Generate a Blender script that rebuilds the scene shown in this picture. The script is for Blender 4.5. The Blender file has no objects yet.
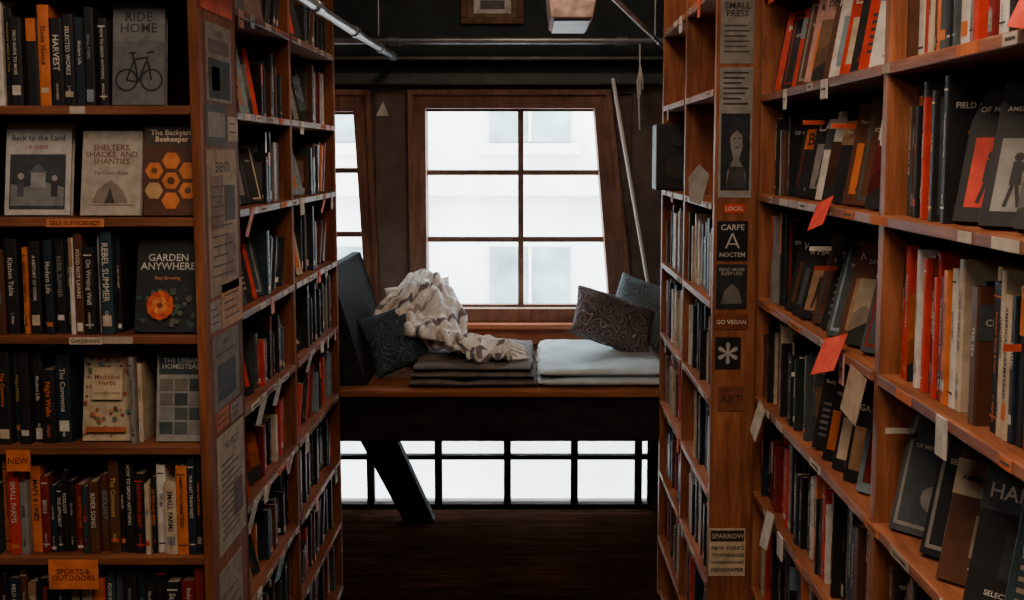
import bpy, math, random
from mathutils import Matrix, Vector, noise
R=math.radians
scene=bpy.context.scene
col=scene.collection

# ------------------------------------------------------------ materials
def newmat(name):
    m=bpy.data.materials.new(name); m.use_nodes=True
    nt=m.node_tree; b=nt.nodes['Principled BSDF']
    return m,nt,b
def N(nt,t,**k):
    n=nt.nodes.new(t)
    for a,v in k.items(): setattr(n,a,v)
    return n
def ramp(nt,stops,interp='LINEAR'):
    r=N(nt,'ShaderNodeValToRGB'); cr=r.color_ramp; cr.interpolation=interp
    while len(cr.elements)<len(stops): cr.elements.new(.5)
    for e,(p,c) in zip(cr.elements,stops):
        e.position=p; e.color=(*c,1)
    return r
def wood(name,c1,c2,c3,stretch,rough=.55,scale=1.0,bump=.15,spec=.2,wear=0):
    m,nt,b=newmat(name)
    tc=N(nt,'ShaderNodeTexCoord'); mp=N(nt,'ShaderNodeMapping')
    mp.inputs['Scale'].default_value=[s*scale for s in stretch]
    nt.links.new(tc.outputs['Object'],mp.inputs[0])
    n1=N(nt,'ShaderNodeTexNoise'); n1.inputs['Scale'].default_value=3; n1.inputs['Detail'].default_value=8
    n1.inputs['Roughness'].default_value=.65; n1.inputs['Distortion'].default_value=.6
    nt.links.new(mp.outputs[0],n1.inputs['Vector'])
    rp=ramp(nt,[(.28,c1),(.5,c2),(.72,c3)])
    nt.links.new(n1.outputs['Fac'],rp.inputs[0])
    n2=N(nt,'ShaderNodeTexNoise'); n2.inputs['Scale'].default_value=2.2; n2.inputs['Detail'].default_value=3
    nt.links.new(tc.outputs['Object'],n2.inputs['Vector'])
    r2=ramp(nt,[(.35,(.45,.45,.45)),(.65,(1.1,1.1,1.1))])
    nt.links.new(n2.outputs['Fac'],r2.inputs[0])
    mx=N(nt,'ShaderNodeMix',data_type='RGBA',blend_type='MULTIPLY'); mx.inputs[0].default_value=.8
    nt.links.new(rp.outputs[0],mx.inputs[6]); nt.links.new(r2.outputs[0],mx.inputs[7])
    res=mx.outputs[2]
    if wear:
        n3=N(nt,'ShaderNodeTexNoise'); n3.inputs['Scale'].default_value=9; n3.inputs['Detail'].default_value=9; n3.inputs['Roughness'].default_value=.75
        nt.links.new(mp.outputs[0],n3.inputs['Vector'])
        r3=ramp(nt,[(.60,(0,0,0)),(.68,(wear,wear,wear))]); nt.links.new(n3.outputs['Fac'],r3.inputs[0])
        m3=N(nt,'ShaderNodeMix',data_type='RGBA'); nt.links.new(r3.outputs[0],m3.inputs[0]); nt.links.new(res,m3.inputs[6])
        m3.inputs[7].default_value=(.50,.36,.27,1); res=m3.outputs[2]
    nt.links.new(res,b.inputs['Base Color'])
    b.inputs['Roughness'].default_value=rough; b.inputs['Specular IOR Level'].default_value=spec
    bp=N(nt,'ShaderNodeBump'); bp.inputs['Strength'].default_value=bump; bp.inputs['Distance'].default_value=.004
    nt.links.new(n1.outputs['Fac'],bp.inputs['Height']); nt.links.new(bp.outputs[0],b.inputs['Normal'])
    return m
def plain(name,c,rough=.6,metal=0,var=.25,scale=12,bump=.0,spec=.4):
    m,nt,b=newmat(name)
    tc=N(nt,'ShaderNodeTexCoord'); n=N(nt,'ShaderNodeTexNoise'); n.inputs['Scale'].default_value=scale; n.inputs['Detail'].default_value=5
    nt.links.new(tc.outputs['Object'],n.inputs['Vector'])
    rp=ramp(nt,[(.3,tuple(x*(1-var) for x in c)),(.7,tuple(min(1,x*(1+var)) for x in c))])
    nt.links.new(n.outputs['Fac'],rp.inputs[0]); nt.links.new(rp.outputs[0],b.inputs['Base Color'])
    b.inputs['Roughness'].default_value=rough; b.inputs['Metallic'].default_value=metal; b.inputs['Specular IOR Level'].default_value=spec
    if bump:
        bp=N(nt,'ShaderNodeBump'); bp.inputs['Strength'].default_value=bump; bp.inputs['Distance'].default_value=.01
        nt.links.new(n.outputs['Fac'],bp.inputs['Height']); nt.links.new(bp.outputs[0],b.inputs['Normal'])
    return m
def attrmat(name,rough,spec=.5):
    m,nt,b=newmat(name)
    at=N(nt,'ShaderNodeAttribute',attribute_name='Col')
    tc=N(nt,'ShaderNodeTexCoord'); n=N(nt,'ShaderNodeTexNoise'); n.inputs['Scale'].default_value=35; n.inputs['Detail'].default_value=6
    nt.links.new(tc.outputs['Object'],n.inputs['Vector'])
    rp=ramp(nt,[(.3,(.66,.65,.63)),(.62,(1,1,1))]); nt.links.new(n.outputs['Fac'],rp.inputs[0])
    mx=N(nt,'ShaderNodeMix',data_type='RGBA',blend_type='MULTIPLY'); mx.inputs[0].default_value=1
    nt.links.new(at.outputs['Color'],mx.inputs[6]); nt.links.new(rp.outputs[0],mx.inputs[7])
    nt.links.new(mx.outputs[2],b.inputs['Base Color']); b.inputs['Roughness'].default_value=rough
    b.inputs['Specular IOR Level'].default_value=spec
    return m
OC=((.085,.027,.012),(.190,.062,.026),(.29,.105,.048))
W_Y=wood('wood_shelf_y',*OC,(14,1.2,14),wear=.35); W_X=wood('wood_shelf_x',*OC,(1.2,14,14),wear=.3); W_Z=wood('wood_post',*OC,(14,14,1.2),spec=.08,rough=.7,wear=.2)
RC=((.125,.040,.016),(.285,.093,.038),(.42,.155,.068))
R_Y=wood('wood_warm_shelf',*RC,(14,1.2,14),wear=.5); R_Z=wood('wood_warm_post',*RC,(14,14,1.2),wear=.3)
W_BACK=wood('wood_backing',(.02,.010,.006),(.04,.018,.010),(.06,.026,.014),(8,8,1.2),.7)
W_FRAME=wood('window_wood',(.15,.072,.050),(.25,.125,.086),(.35,.18,.13),(10,10,2),.6)
W_SILL=wood('sill_wood',(.40,.13,.06),(.60,.22,.11),(.70,.30,.16),(1.5,10,10),.55)
W_MUNT=wood('muntin_wood',(.14,.07,.05),(.22,.12,.09),(.30,.17,.12),(8,8,8),.6)
W_SEAT=wood('seat_wood',(.13,.042,.016),(.27,.090,.034),(.42,.155,.06),(1.2,10,10),.6)
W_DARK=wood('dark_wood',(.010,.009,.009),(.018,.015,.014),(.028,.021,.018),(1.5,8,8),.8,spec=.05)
M_WALL=plain('wall_paint',(.13,.098,.083),.85,bump=.1)
M_UP=plain('upper_wall_paint',(.038,.050,.052),.85,bump=.1)
M_METAL=plain('pipe_metal',(.24,.26,.27),.4,.85)
M_METALD=plain('pipe_dark_metal',(.10,.11,.11),.5,.7)
M_BLACK=plain('black_plastic',(.012,.013,.014),.6)
M_WHITE=plain('white_paint',(.70,.68,.66),.6,var=.1)
BOOK=attrmat('book_cover',.55,.26); PAPER=attrmat('paper',.85,.1)

# ------------------------------------------------------------ mesh builder
class MB:
    def __init__(s): s.v=[];s.f=[];s.c=[];s.m=[]
    def add(s,vs,fs,c,mat=0,M=None):
        o=len(s.v)
        if M is None: s.v.extend([tuple(v) for v in vs])
        else: s.v.extend([tuple(M@Vector(v)) for v in vs])
        for f in fs: s.f.append([i+o for i in f]); s.c.append(c); s.m.append(mat)
    def box(s,x0,x1,y0,y1,z0,z1,c=(1,1,1),mat=0,M=None):
        s.add([(x0,y0,z0),(x1,y0,z0),(x1,y1,z0),(x0,y1,z0),(x0,y0,z1),(x1,y0,z1),(x1,y1,z1),(x0,y1,z1)],
              [(0,3,2,1),(4,5,6,7),(0,1,5,4),(1,2,6,5),(2,3,7,6),(3,0,4,7)],c,mat,M)
    def prism_xz(s,p,y0,y1,c=(1,1,1),mat=0,M=None):
        n=len(p); vs=[(x,y0,z) for x,z in p]+[(x,y1,z) for x,z in p]
        fs=[tuple(range(n)),tuple(range(2*n-1,n-1,-1))]+[(i,i+n,(i+1)%n+n,(i+1)%n) for i in range(n)]
        s.add(vs,fs,c,mat,M)
    def tube(s,pts,r,c=(1,1,1),mat=0,n=10,M=None,taper=None):
        pts=[Vector(p) for p in pts]; vs=[];fs=[]
        for i,p in enumerate(pts):
            d=(pts[min(i+1,len(pts)-1)]-pts[max(i-1,0)]).normalized()
            a=d.cross(Vector((0,0,1)) if abs(d.z)<.9 else Vector((1,0,0))).normalized(); b=d.cross(a)
            rr=r if taper is None else r*taper[i]
            for k in range(n):
                t=2*math.pi*k/n; vs.append(p+a*rr*math.cos(t)+b*rr*math.sin(t))
        for i in range(len(pts)-1):
            for k in range(n): fs.append((i*n+k,i*n+(k+1)%n,(i+1)*n+(k+1)%n,(i+1)*n+k))
        fs.append(tuple(range(n-1,-1,-1))); fs.append(tuple(range((len(pts)-1)*n,len(pts)*n)))
        s.add(vs,fs,c,mat,M)
    def obj(s,name,mats,parent=None,bevel=0,smooth=False,loc=None):
        me=bpy.data.meshes.new(name); me.from_pydata(s.v,[],s.f)
        for m in mats: me.materials.append(m)
        me.polygons.foreach_set('material_index',s.m)
        ca=me.color_attributes.new('Col','FLOAT_COLOR','CORNER'); buf=[]
        for f,c in zip(s.f,s.c): buf.extend((c[0],c[1],c[2],1.0)*len(f))
        ca.data.foreach_set('color',buf)
        if smooth: me.polygons.foreach_set('use_smooth',[True]*len(s.f))
        me.update()
        o=bpy.data.objects.new(name,me); col.objects.link(o)
        if parent: o.parent=parent
        if bevel:
            b=o.modifiers.new('bevel','BEVEL'); b.width=bevel; b.segments=2; b.limit_method='ANGLE'
        return o
def empty(name,loc=(0,0,0)):
    e=bpy.data.objects.new(name,None); e.empty_display_size=.1; e.location=loc; col.objects.link(e); return e

# ------------------------------------------------------------ text
TC={}
def tmesh(s):
    if s in TC: return TC[s]
    cu=bpy.data.curves.new('t','FONT'); cu.body=s; cu.resolution_u=2; cu.offset=.012; cu.align_x='CENTER'; cu.space_line=.85
    ob=bpy.data.objects.new('t',cu); col.objects.link(ob)
    dg=bpy.context.evaluated_depsgraph_get(); dg.update()
    me=bpy.data.meshes.new_from_object(ob.evaluated_get(dg))
    vs=[(v.co.x,v.co.y) for v in me.vertices]; fs=[tuple(p.vertices) for p in me.polygons]
    bpy.data.objects.remove(ob); bpy.data.curves.remove(cu); bpy.data.meshes.remove(me)
    xs=[v[0] for v in vs] or [0,1]; ys=[v[1] for v in vs] or [0,1]
    cx=(min(xs)+max(xs))/2; cy=(min(ys)+max(ys))/2
    vs=[(x-cx,y-cy) for x,y in vs]
    TC[s]=(vs,fs,max(xs)-min(xs),max(ys)-min(ys)); return TC[s]
def put_text(mb,s,origin,ux,uy,w,h,c,mat=0,M=None):
    vs,fs,tw,th=tmesh(s)
    if not fs: return
    k=min(w/tw,h/th); o=Vector(origin); ux=Vector(ux); uy=Vector(uy)
    mb.add([o+ux*(x*k)+uy*(y*k) for x,y in vs],fs,c,mat,M)

# ------------------------------------------------------------ books
BLK=(.014,.014,.015);NVY=(.014,.022,.034);TEAL=(.02,.042,.05);SLT=(.055,.065,.07);BRN=(.09,.034,.017);CRM=(.50,.39,.27)
GRY=(.22,.205,.19);WHT=(.60,.55,.49);RED=(.52,.035,.018);ORG=(.60,.15,.03);TAN=(.30,.16,.085);DGR=(.02,.03,.024);MAR=(.17,.016,.014);LBL=(.19,.26,.29);YEL=(.55,.33,.06)
PAL=[BLK]*9+[NVY]*2+[TEAL]*1+[SLT]*2+[BRN]*5+[CRM]*3+[GRY]*3+[WHT]*4+[RED]*4+[ORG]*2+[TAN]*2+[DGR]*2+[MAR]*3+[LBL]+[YEL]
DARK=[BLK]*14+[NVY]*2+[TEAL]*2+[SLT]*2+[BRN]*5+[DGR]*2+[GRY]*2+[CRM]*1+[ORG]*1+[WHT]*2+[MAR]*2+[RED]
REDP=[RED]*12+[MAR]*3+[BLK]*2+[WHT]*3+[CRM]*1+[ORG]*3+[SLT]+[BRN]*1
PALE=[WHT]*3+[CRM]*3+[GRY]*3+[SLT]*2+[BLK]*6+[LBL]*1+[RED]*4+[TAN]*2+[ORG]*2+[BRN]*3+[MAR]*2+[YEL]
WORDS=["GARDENING","THE FAMILY","WASTED","AMERICAN FARMSTEAD","FOOD NOT LAWNS","WILD HERBS","A HISTORY OF WORK","THE AFFLUENT","SAVED GARDENS","Backyard Goats & Hens",
"RIVER SONG","The Long Road Home","NORTHERN LIGHT","CITIES OF SALT AIR","On Writing Well","THE SEA","Modern Life","HOW TO GROW ANYTHING","Kitchen Table","THE LAST TRAIN WEST","SMALL FARMS",
"Night Walks","REBEL SUMMER","POEMS","SELECTED WORKS","The Orchard Keeper's Year","BIRDS","MAPS & LINES","DEEP WATER","HARVEST","Stone House","ECOLOGY","LABOR","The Commons","OF MEN AND BREAD","FIELD GUIDE TO MOSS"]
AUTH=["MARLOW","J. Alder","RUIZ","Penn & Holt","C. WEAVER","Okafor","LINDGREN","A. Moss"]
def lum(c): return .3*c[0]+.6*c[1]+.1*c[2]
def pt(t,u,v,layer,d,h): return (-(.0003+.0004*layer),-u*d,v*h)
class Art:
    def __init__(s,mb,M,d,h): s.mb=mb;s.M=M;s.d=d;s.h=h;s.l=0
    def poly(s,p,c,layer=None):
        s.l+=1; L=s.l*.35
        s.mb.add([pt(0,u,v,L,s.d,s.h) for u,v in p],[tuple(range(len(p)))],c,0,s.M)
    def rect(s,a,b,c2,d2,c): s.poly([(a,b),(c2,b),(c2,d2),(a,d2)],c)
    def disc(s,u,v,r,c,n=16,rot=0):
        k=s.d/s.h; s.poly([(u+r*math.cos(rot+2*math.pi*i/n),v+k*r*math.sin(rot+2*math.pi*i/n)) for i in range(n)],c)
    def ring(s,u,v,r,w,c,n=22):
        s.l+=1; k=s.d/s.h; vs=[];fs=[]
        for i in range(n):
            a=2*math.pi*i/n
            for q in (r,r-w): vs.append(pt(0,u+q*math.cos(a),v+k*q*math.sin(a),s.l*.35,s.d,s.h))
        for i in range(n):
            j=(i+1)%n; fs.append((2*i,2*j,2*j+1,2*i+1))
        s.mb.add(vs,fs,c,0,s.M)
    def line(s,u0,v0,u1,v1,w,c):
        k=s.d/s.h; dx=u1-u0; dy=(v1-v0)/k; l=math.hypot(dx,dy) or 1; nx=-dy/l*w/2; ny=dx/l*w/2*k
        s.poly([(u0-nx,v0-ny),(u1-nx,v1-ny),(u1+nx,v1+ny),(u0+nx,v0+ny)],c)
    def text(s,t,u,v,w,h,c):
        s.l+=1; o=pt(0,u,v,s.l*.35,s.d,s.h); put_text(s.mb,t,o,(0,-1,0),(0,0,1),w*s.d,h*s.h,c,0,s.M)
def art_generic(A,rng,c):
    tc=(.62,.57,.48) if lum(c)<.22 else (.02,.02,.025)
    ac=rng.choice([ORG,RED,CRM,LBL,GRY,TAN,BRN,MAR,SLT])
    k=rng.randrange(7)
    if k==0:
        A.rect(.08,.12,.92,.58,ac); A.disc(.5,.35,.2,c); A.text(rng.choice(WORDS),.5,.78,.8,.2,tc)
    elif k==1:
        A.rect(0,.62,1,.88,ac); A.text(rng.choice(WORDS),.5,.75,.85,.16,c if lum(ac)>.2 else tc); A.text(rng.choice(WORDS),.5,.1,.6,.05,tc)
        A.rect(.3,.2,.7,.5,tuple(x*.5 for x in ac))
    elif k==2:
        for i in range(6): A.rect(.1,.15+i*.07,.9,.18+i*.07,tuple(x*.6 for x in ac))
        A.text(rng.choice(WORDS),.5,.76,.84,.22,tc)
    elif k==3:
        A.text(rng.choice(WORDS),.5,.8,.84,.16,tc); A.text(rng.choice(WORDS),.5,.62,.6,.1,ac)
        A.poly([(.1,.1),(.9,.1),(.62,.42),(.45,.3),(.3,.5)],ac)
    elif k==4:
        A.rect(.06,.05,.94,.95,ac); A.rect(.1,.08,.9,.92,c); A.text(rng.choice(WORDS),.5,.7,.7,.2,tc); A.disc(.5,.3,.16,ac)
    elif k==5: # a photograph-like cover : hills, sun, title block
        d=tuple(x*.35 for x in ac)
        A.rect(0,0,1,.66,tuple(x*.6 for x in ac)); A.disc(.68,.5,.10,CRM,12); A.poly([(0,.05),(1,.02),(1,.34),(.7,.44),(.45,.28),(.2,.40),(0,.3)],d); A.poly([(0,0),(1,0),(1,.2),(.6,.14),(.3,.24),(0,.12)],(.02,.02,.02))
        A.text(rng.choice(WORDS),.5,.83,.84,.15,tc); A.text(rng.choice(AUTH),.5,.70,.5,.05,tc)
    else: # walking figures silhouette
        A.rect(.1,.10,.9,.60,ac)
        for u in (.3,.5,.7):
            q=(.02,.02,.02); A.disc(u,.47,.05,q,8); A.poly([(u-.06,.28),(u+.06,.28),(u+.05,.44),(u-.05,.44)],q); A.line(u-.02,.28,u-.07,.13,.04,q); A.line(u+.02,.28,u+.07,.13,.04,q); A.line(u+.04,.42,u+.12,.32,.03,q)
        A.text(rng.choice(WORDS),.5,.80,.8,.16,tc)
def book(mb,M,t,h,d,c,rng,title=None,art=None,tcol=None,back=False):
    bt=min(.0025,t*.18); rc=min(.002,t*.2)
    P=[(0,-d),(0,-rc),(.2*t,0),(.8*t,0),(t,-rc),(t,-d),(t-bt,-d),(t-bt,-bt*1.5),(bt,-bt*1.5),(bt,-d)]
    n=len(P); vs=[(x,y,0) for x,y in P]+[(x,y,h) for x,y in P]
    fs=[(i,(i+1)%n,(i+1)%n+n,i+n) for i in range(n)]
    for q in ((0,1,8,9),(1,2,3,4),(1,4,7,8),(4,5,6,7)):
        fs.append(tuple(reversed(q))); fs.append(tuple(i+n for i in q))
    mb.add(vs,fs,c,0,M)
    pc=(.38,.29,.20)
    mb.box(bt,t-bt,-d+.004,-bt*1.4,.003,h-.003,pc,1,M)
    tc=tcol or ((.58,.53,.45) if lum(c)<.2 else (.03,.025,.03))
    if tcol is None and lum(c)<.2 and rng.random()<.3: tc=rng.choice([ORG,(.55,.36,.10),LBL,RED,GRY])
    r=rng.random()
    y=.0004
    if r<.45:
        z0=h*rng.uniform(.03,.14); z1=z0+h*rng.uniform(.04,.14); bc=rng.choice([tc,ORG,GRY,WHT,BLK,RED,CRM])
        mb.add([(.15*t,y,z0),(.85*t,y,z0),(.85*t,y,z1),(.15*t,y,z1)],[(3,2,1,0)],bc,0,M)
    elif r<.6:
        z0=h*rng.uniform(.5,.75); bc=rng.choice([ORG,GRY,WHT,BLK,RED,CRM,TAN])
        mb.add([(.14*t,y,z0),(.86*t,y,z0),(.86*t,y,h),(.14*t,y,h)],[(3,2,1,0)],bc,0,M)
        if lum(bc)>.2 and lum(c)<.2: title=None
    if r>.8:
        for zz in (.1,.9):
            mb.add([(.12*t,y,h*zz),(.88*t,y,h*zz),(.88*t,y,h*zz+.003),(.12*t,y,h*zz+.003)],[(3,2,1,0)],tc,0,M)
    if title:
        L=h*rng.uniform(.42,.66); hh=t*rng.choice([.3,.38,.48,.6])
        put_text(mb,title,(t*.5,.0008,h*.60),(0,0,-1),(-1,0,0),L,hh,tc,0,M)
        if rng.random()<.6: put_text(mb,rng.choice(AUTH),(t*.5,.0009,h*.16),(0,0,-1),(-1,0,0),h*.18,t*.28,tc,0,M)
    if art:
        A=Art(mb,M,d,h); art(A,rng,c)
    if back:
        x=t+.0005; q=tuple(min(.7,v*2+.08) for v in c)
        mb.add([(x,-d*.85,h*.3),(x,-d*.15,h*.3),(x,-d*.15,h*.88),(x,-d*.85,h*.88)],[(0,1,2,3)],q,0,M)
        mb.add([(x,-d*.4,h*.07),(x,-d*.12,h*.07),(x,-d*.12,h*.17),(x,-d*.4,h*.17)],[(0,1,2,3)],(.7,.7,.68),0,M)
def fill(mb,a,org,L,hmax,rng,pal=PAL,lean=.2,gap=.05,art=False,back=False,hs=(.68,.9),th=(.010,.034),tp=.75,start_lean=False,maxd=.19,series=.12):
    M0=Matrix.Translation(org)@Matrix.Rotation(R(a),4,'Z'); x=.004
    first=start_lean
    while x<L-.03:
        r=rng.random()
        if (r<lean or first) and L-x>.2:
            first=False
            th_=R(rng.uniform(11,24)); n=rng.randint(3,8); h=hmax*rng.uniform(*hs)*.95
            x+=h*math.sin(th_)
            for _ in range(n):
                t=rng.uniform(*th); hh=min(h*rng.uniform(.88,1.0),hmax*.93); st=t/math.cos(th_)+.001
                if x+st>L: break
                c=rng.choice(pal); d=min(maxd,hh*rng.uniform(.62,.72))
                M=M0@Matrix.Translation((x,-rng.uniform(.004,.03),.0008))@Matrix.Rotation(-th_,4,'Y')
                book(mb,M,t,hh,d,c,rng,rng.choice(WORDS) if rng.random()<tp else None,art_generic if art else None,None,back)
                x+=st
            if rng.random()<.5: x+=rng.uniform(.01,.05)
        elif r<lean+gap: x+=rng.uniform(.02,.06)
        else:
            n=rng.randint(3,9); sh=rng.uniform(*hs); sc=rng.choice(pal) if rng.random()<series else None; st_=rng.uniform(*th)
            if sc: n=min(n,4)
            for _ in range(n):
                t=st_ if sc else rng.uniform(*th)
                if x+t>L-.002: x=L; break
                h=hmax*(sh if sc else min(hs[1],max(hs[0],sh+rng.uniform(-.15,.15)))); c=sc or rng.choice(pal)
                d=min(maxd,h*rng.uniform(.62,.75))
                M=M0@Matrix.Translation((x,-rng.uniform(.002,.030),.0008))
                book(mb,M,t,h,d,c,rng,rng.choice(WORDS) if rng.random()<tp else None,art_generic if (art and rng.random()<.3) else None,None,back and rng.random()<.3)
                x+=t+rng.uniform(.0003,.0015)
def face_M(X,Y,Z,a,tilt,t):
    return Matrix.Translation((X,Y,Z+t*math.sin(R(tilt))+.001))@Matrix.Rotation(R(a),4,'Z')@Matrix.Rotation(R(tilt),4,'Y')
def face_book(X,Y,Z,w,h,t,c,art,a=90,tilt=10,title=None,rng=random.Random(1),parent=None):
    mb=MB(); book(mb,Matrix(),t,h,w,c,rng,title,art)
    o=mb.obj('face_out_book',[BOOK,PAPER],parent); o.matrix_world=face_M(X,Y,Z,a,tilt,t); return o
def display(mb,side,y0,y1,z,hmax,rng,pal,xf,step=(.055,.085),hs=(.76,.9),yaw=(30,42)):
    """face-out books tilted back, overlapping like fallen cards.  side 'R': case faces -X, 'L': case faces +X"""
    ya=rng.uniform(*yaw); tl=rng.uniform(13,20)
    if side=='R':
        y=y1-.01
        while y>y0+.125:
            t=rng.uniform(.012,.026); h=hmax*rng.uniform(*hs); w=min(.15,h*rng.uniform(.64,.70))
            while y-w*math.cos(R(ya))<y0+.005 and w>.09: w-=.005
            book(mb,face_M(xf+.012+rng.uniform(0,.012),y-.02,z,ya,tl,t),t,h,w,rng.choice(pal),rng,rng.choice(WORDS),art_generic)
            y-=max(rng.uniform(*step),(t+.004)/math.sin(R(ya)))
    else:
        y=y0+.02
        while y<y1-.13:
            t=rng.uniform(.012,.024); h=hmax*rng.uniform(*hs); w=min(.145,h*rng.uniform(.64,.70))
            book(mb,face_M(xf-.02-w*math.sin(R(ya))-rng.uniform(0,.01),y,z,180-ya,tl,t),t,h,w,rng.choice(pal),rng,rng.choice(WORDS),art_generic)
            y+=max(rng.uniform(*step),(t+.004)/math.sin(R(ya)))

# ------------------------------------------------------------ room shell
def boxobj(name,b,mat,bevel=0):
    mb=MB(); mb.box(*b); return mb.obj(name,[mat],bevel=bevel)
M_FLOOR=wood('floor_planks',(.008,.004,.003),(.026,.011,.007),(.060,.025,.016),(1.0,9,9),.9,spec=.0)
fl=MB(); y=-1.6; k=0
while y<5.06:
    w=.14; x=-3.0-[0,.9,.4,1.3,.7,.2,1.1][k%7]; k+=1
    while x<2.6:
        fl.box(max(x,-3.0)+.0006,min(x+3.2,2.6)-.0006,y+.0012,min(y+w,5.06)-.0012,-.03,0); x+=3.2
    y+=w
fl.box(-3,2.6,-1.6,5.06,-.06,-.006)
fl.obj('floor',[M_FLOOR])
boxobj('ceiling',(-3.1,2.7,-1.7,5.3,2.95,3.05),M_UP)
boxobj('wall_left',(-3.1,-3.0,-1.7,5.3,-.06,2.95),M_WALL)
boxobj('wall_right',(2.6,2.7,-1.7,5.3,-.06,2.95),M_WALL)
boxobj('wall_rear',(-3.0,2.6,-1.7,-1.6,-.06,2.95),M_WALL)
YB=5.06
ops=[(-1.40,-.74,.97,2.035),(-.562,.49,.94,2.035),(-1.0,.60,.0,.52)]
xs=sorted({-3.0,2.6}|{o[0] for o in ops}|{o[1] for o in ops}); zs=sorted({-.06,2.95}|{o[2] for o in ops}|{o[3] for o in ops}|{2.12})
wb=MB()
for i in range(len(xs)-1):
    for j in range(len(zs)-1):
        cx=(xs[i]+xs[i+1])/2; cz=(zs[j]+zs[j+1])/2
        if any(o[0]<cx<o[1] and o[2]<cz<o[3] for o in ops): continue
        wb.box(xs[i],xs[i+1],YB,YB+.16,zs[j],zs[j+1],mat=1 if cz>2.12 else 0)
wb.obj('wall_back',[M_WALL,M_UP])
# windows
M_GLASS,nt,b=newmat('window_glass')
for n in list(nt.nodes):
    if n.type=='BSDF_PRINCIPLED': nt.nodes.remove(n)
out=[n for n in nt.nodes if n.type=='OUTPUT_MATERIAL'][0]
tr=N(nt,'ShaderNodeBsdfTransparent'); gl=N(nt,'ShaderNodeBsdfGlossy'); gl.inputs['Roughness'].default_value=.05
ms=N(nt,'ShaderNodeMixShader'); ms.inputs[0].default_value=.05
tr.inputs[0].default_value=(.96,.985,.99,1)
nt.links.new(tr.outputs[0],ms.inputs[1]); nt.links.new(gl.outputs[0],ms.inputs[2]); nt.links.new(ms.outputs[0],out.inputs[0])
def trapwin(name,ox0,ox1t,ox1b,ix0,ix1t,ix1b,oz0,oz1,iz0,iz1,rails,mx):
    e=empty(name,(0,0,0)); m=MB(); y0,y1=YB-.035,YB+.10
    m.prism_xz([(ox0,oz0),(ix0,iz0),(ix0,iz1),(ox0,oz1)],y0,y1)
    m.prism_xz([(ox0,oz1),(ix0,iz1),(ix1t,iz1),(ox1t,oz1)],y0,y1)
    m.prism_xz([(ox1t,oz1),(ix1t,iz1),(ix1b,iz0),(ox1b,oz0)],y0,y1)
    m.prism_xz([(ox0,oz0),(ox1b,oz0),(ix1b,iz0),(ix0,iz0)],y0,y1)
    m.prism_xz([(ox1t,oz1),(ox1b,oz0),(ox1b,oz1)],YB+.02,YB+.12,mat=1)
    g=.018
    m.prism_xz([(ox0-g,oz0),(ox0+.008,oz0),(ox0+.008,oz1),(ox0-g,oz1)],y0-.02,YB-.001)
    m.prism_xz([(ox0-g,oz1-.008),(ox1t+g,oz1-.008),(ox1t+g,oz1+g),(ox0-g,oz1+g)],y0-.02,YB-.001)
    m.prism_xz([(ox1b-.008,oz0),(ox1b+g,oz0),(ox1t+g,oz1),(ox1t-.008,oz1)],y0-.02,YB-.001)
    m.obj('casing',[W_FRAME,M_WALL],e,bevel=.003)
    s=MB()
    s.box(mx-.014,mx+.014,YB+.035,YB+.07,iz0,iz1)
    def xr(z): return ix1b+(ix1t-ix1b)*(z-iz0)/(iz1-iz0)
    for z in rails: s.box(ix0,xr(z),YB+.037,YB+.068,z-.013,z+.013)
    for z0,z1 in ((iz0,iz0+.012),(iz1-.012,iz1)): s.box(ix0,xr(z1),YB+.03,YB+.07,z0,z1)
    s.obj('muntins',[W_MUNT],e,bevel=.002)
    g=MB(); g.add([(ix0,YB+.06,iz0),(ix1b,YB+.06,iz0),(ix1t,YB+.06,iz1),(ix0,YB+.06,iz1)],[(0,1,2,3)],(1,1,1)); g.obj('glass',[M_GLASS],e)
trapwin('window_1',-.562,.367,.49,-.497,.305,.385,.94,2.035,1.005,1.965,(1.66,1.335),-.045)
trapwin('window_2',-1.40,-.775,-.74,-1.34,-.84,-.795,.97,2.035,1.06,1.95,(1.67,1.36),-1.08)
e=empty('window_3'); m=MB()
for x in (-1.0,-.79,-.454,-.112,.22,.537,.60): m.box(x-.018,x+.018,YB+.002,YB+.05,.0,.52)
m.box(-1.0,.60,YB+.0,YB+.052,.0,.022); m.box(-1.0,.60,YB+.004,YB+.048,.245,.268); m.box(-1.0,.60,YB-.0,YB+.052,.49,.52)
m.obj('frame',[W_DARK],e,bevel=.002)
g=MB(); g.box(-1.0,.60,YB+.028,YB+.03,.02,.5); g.obj('glass',[M_GLASS],e)
t=MB(); t.box(-.62,.56,YB-.10,YB-.002,.915,.94); t.box(-.58,.52,YB-.03,YB-.002,.83,.915); t.obj('trim_1',[W_SILL],bevel=.004)
boxobj('trim_2',(-1.45,1.2,YB-.09,YB-.001,2.075,2.125),plain('header_paint',(.06,.075,.075),.6),.004)
boxobj('trim_3',(-1.45,1.2,YB-.13,YB-.001,2.185,2.20),M_METALD,.003)
boxobj('baseboard_back',(-3,-1.02,YB-.02,YB-.001,0,.08),W_DARK,.003)

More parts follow.
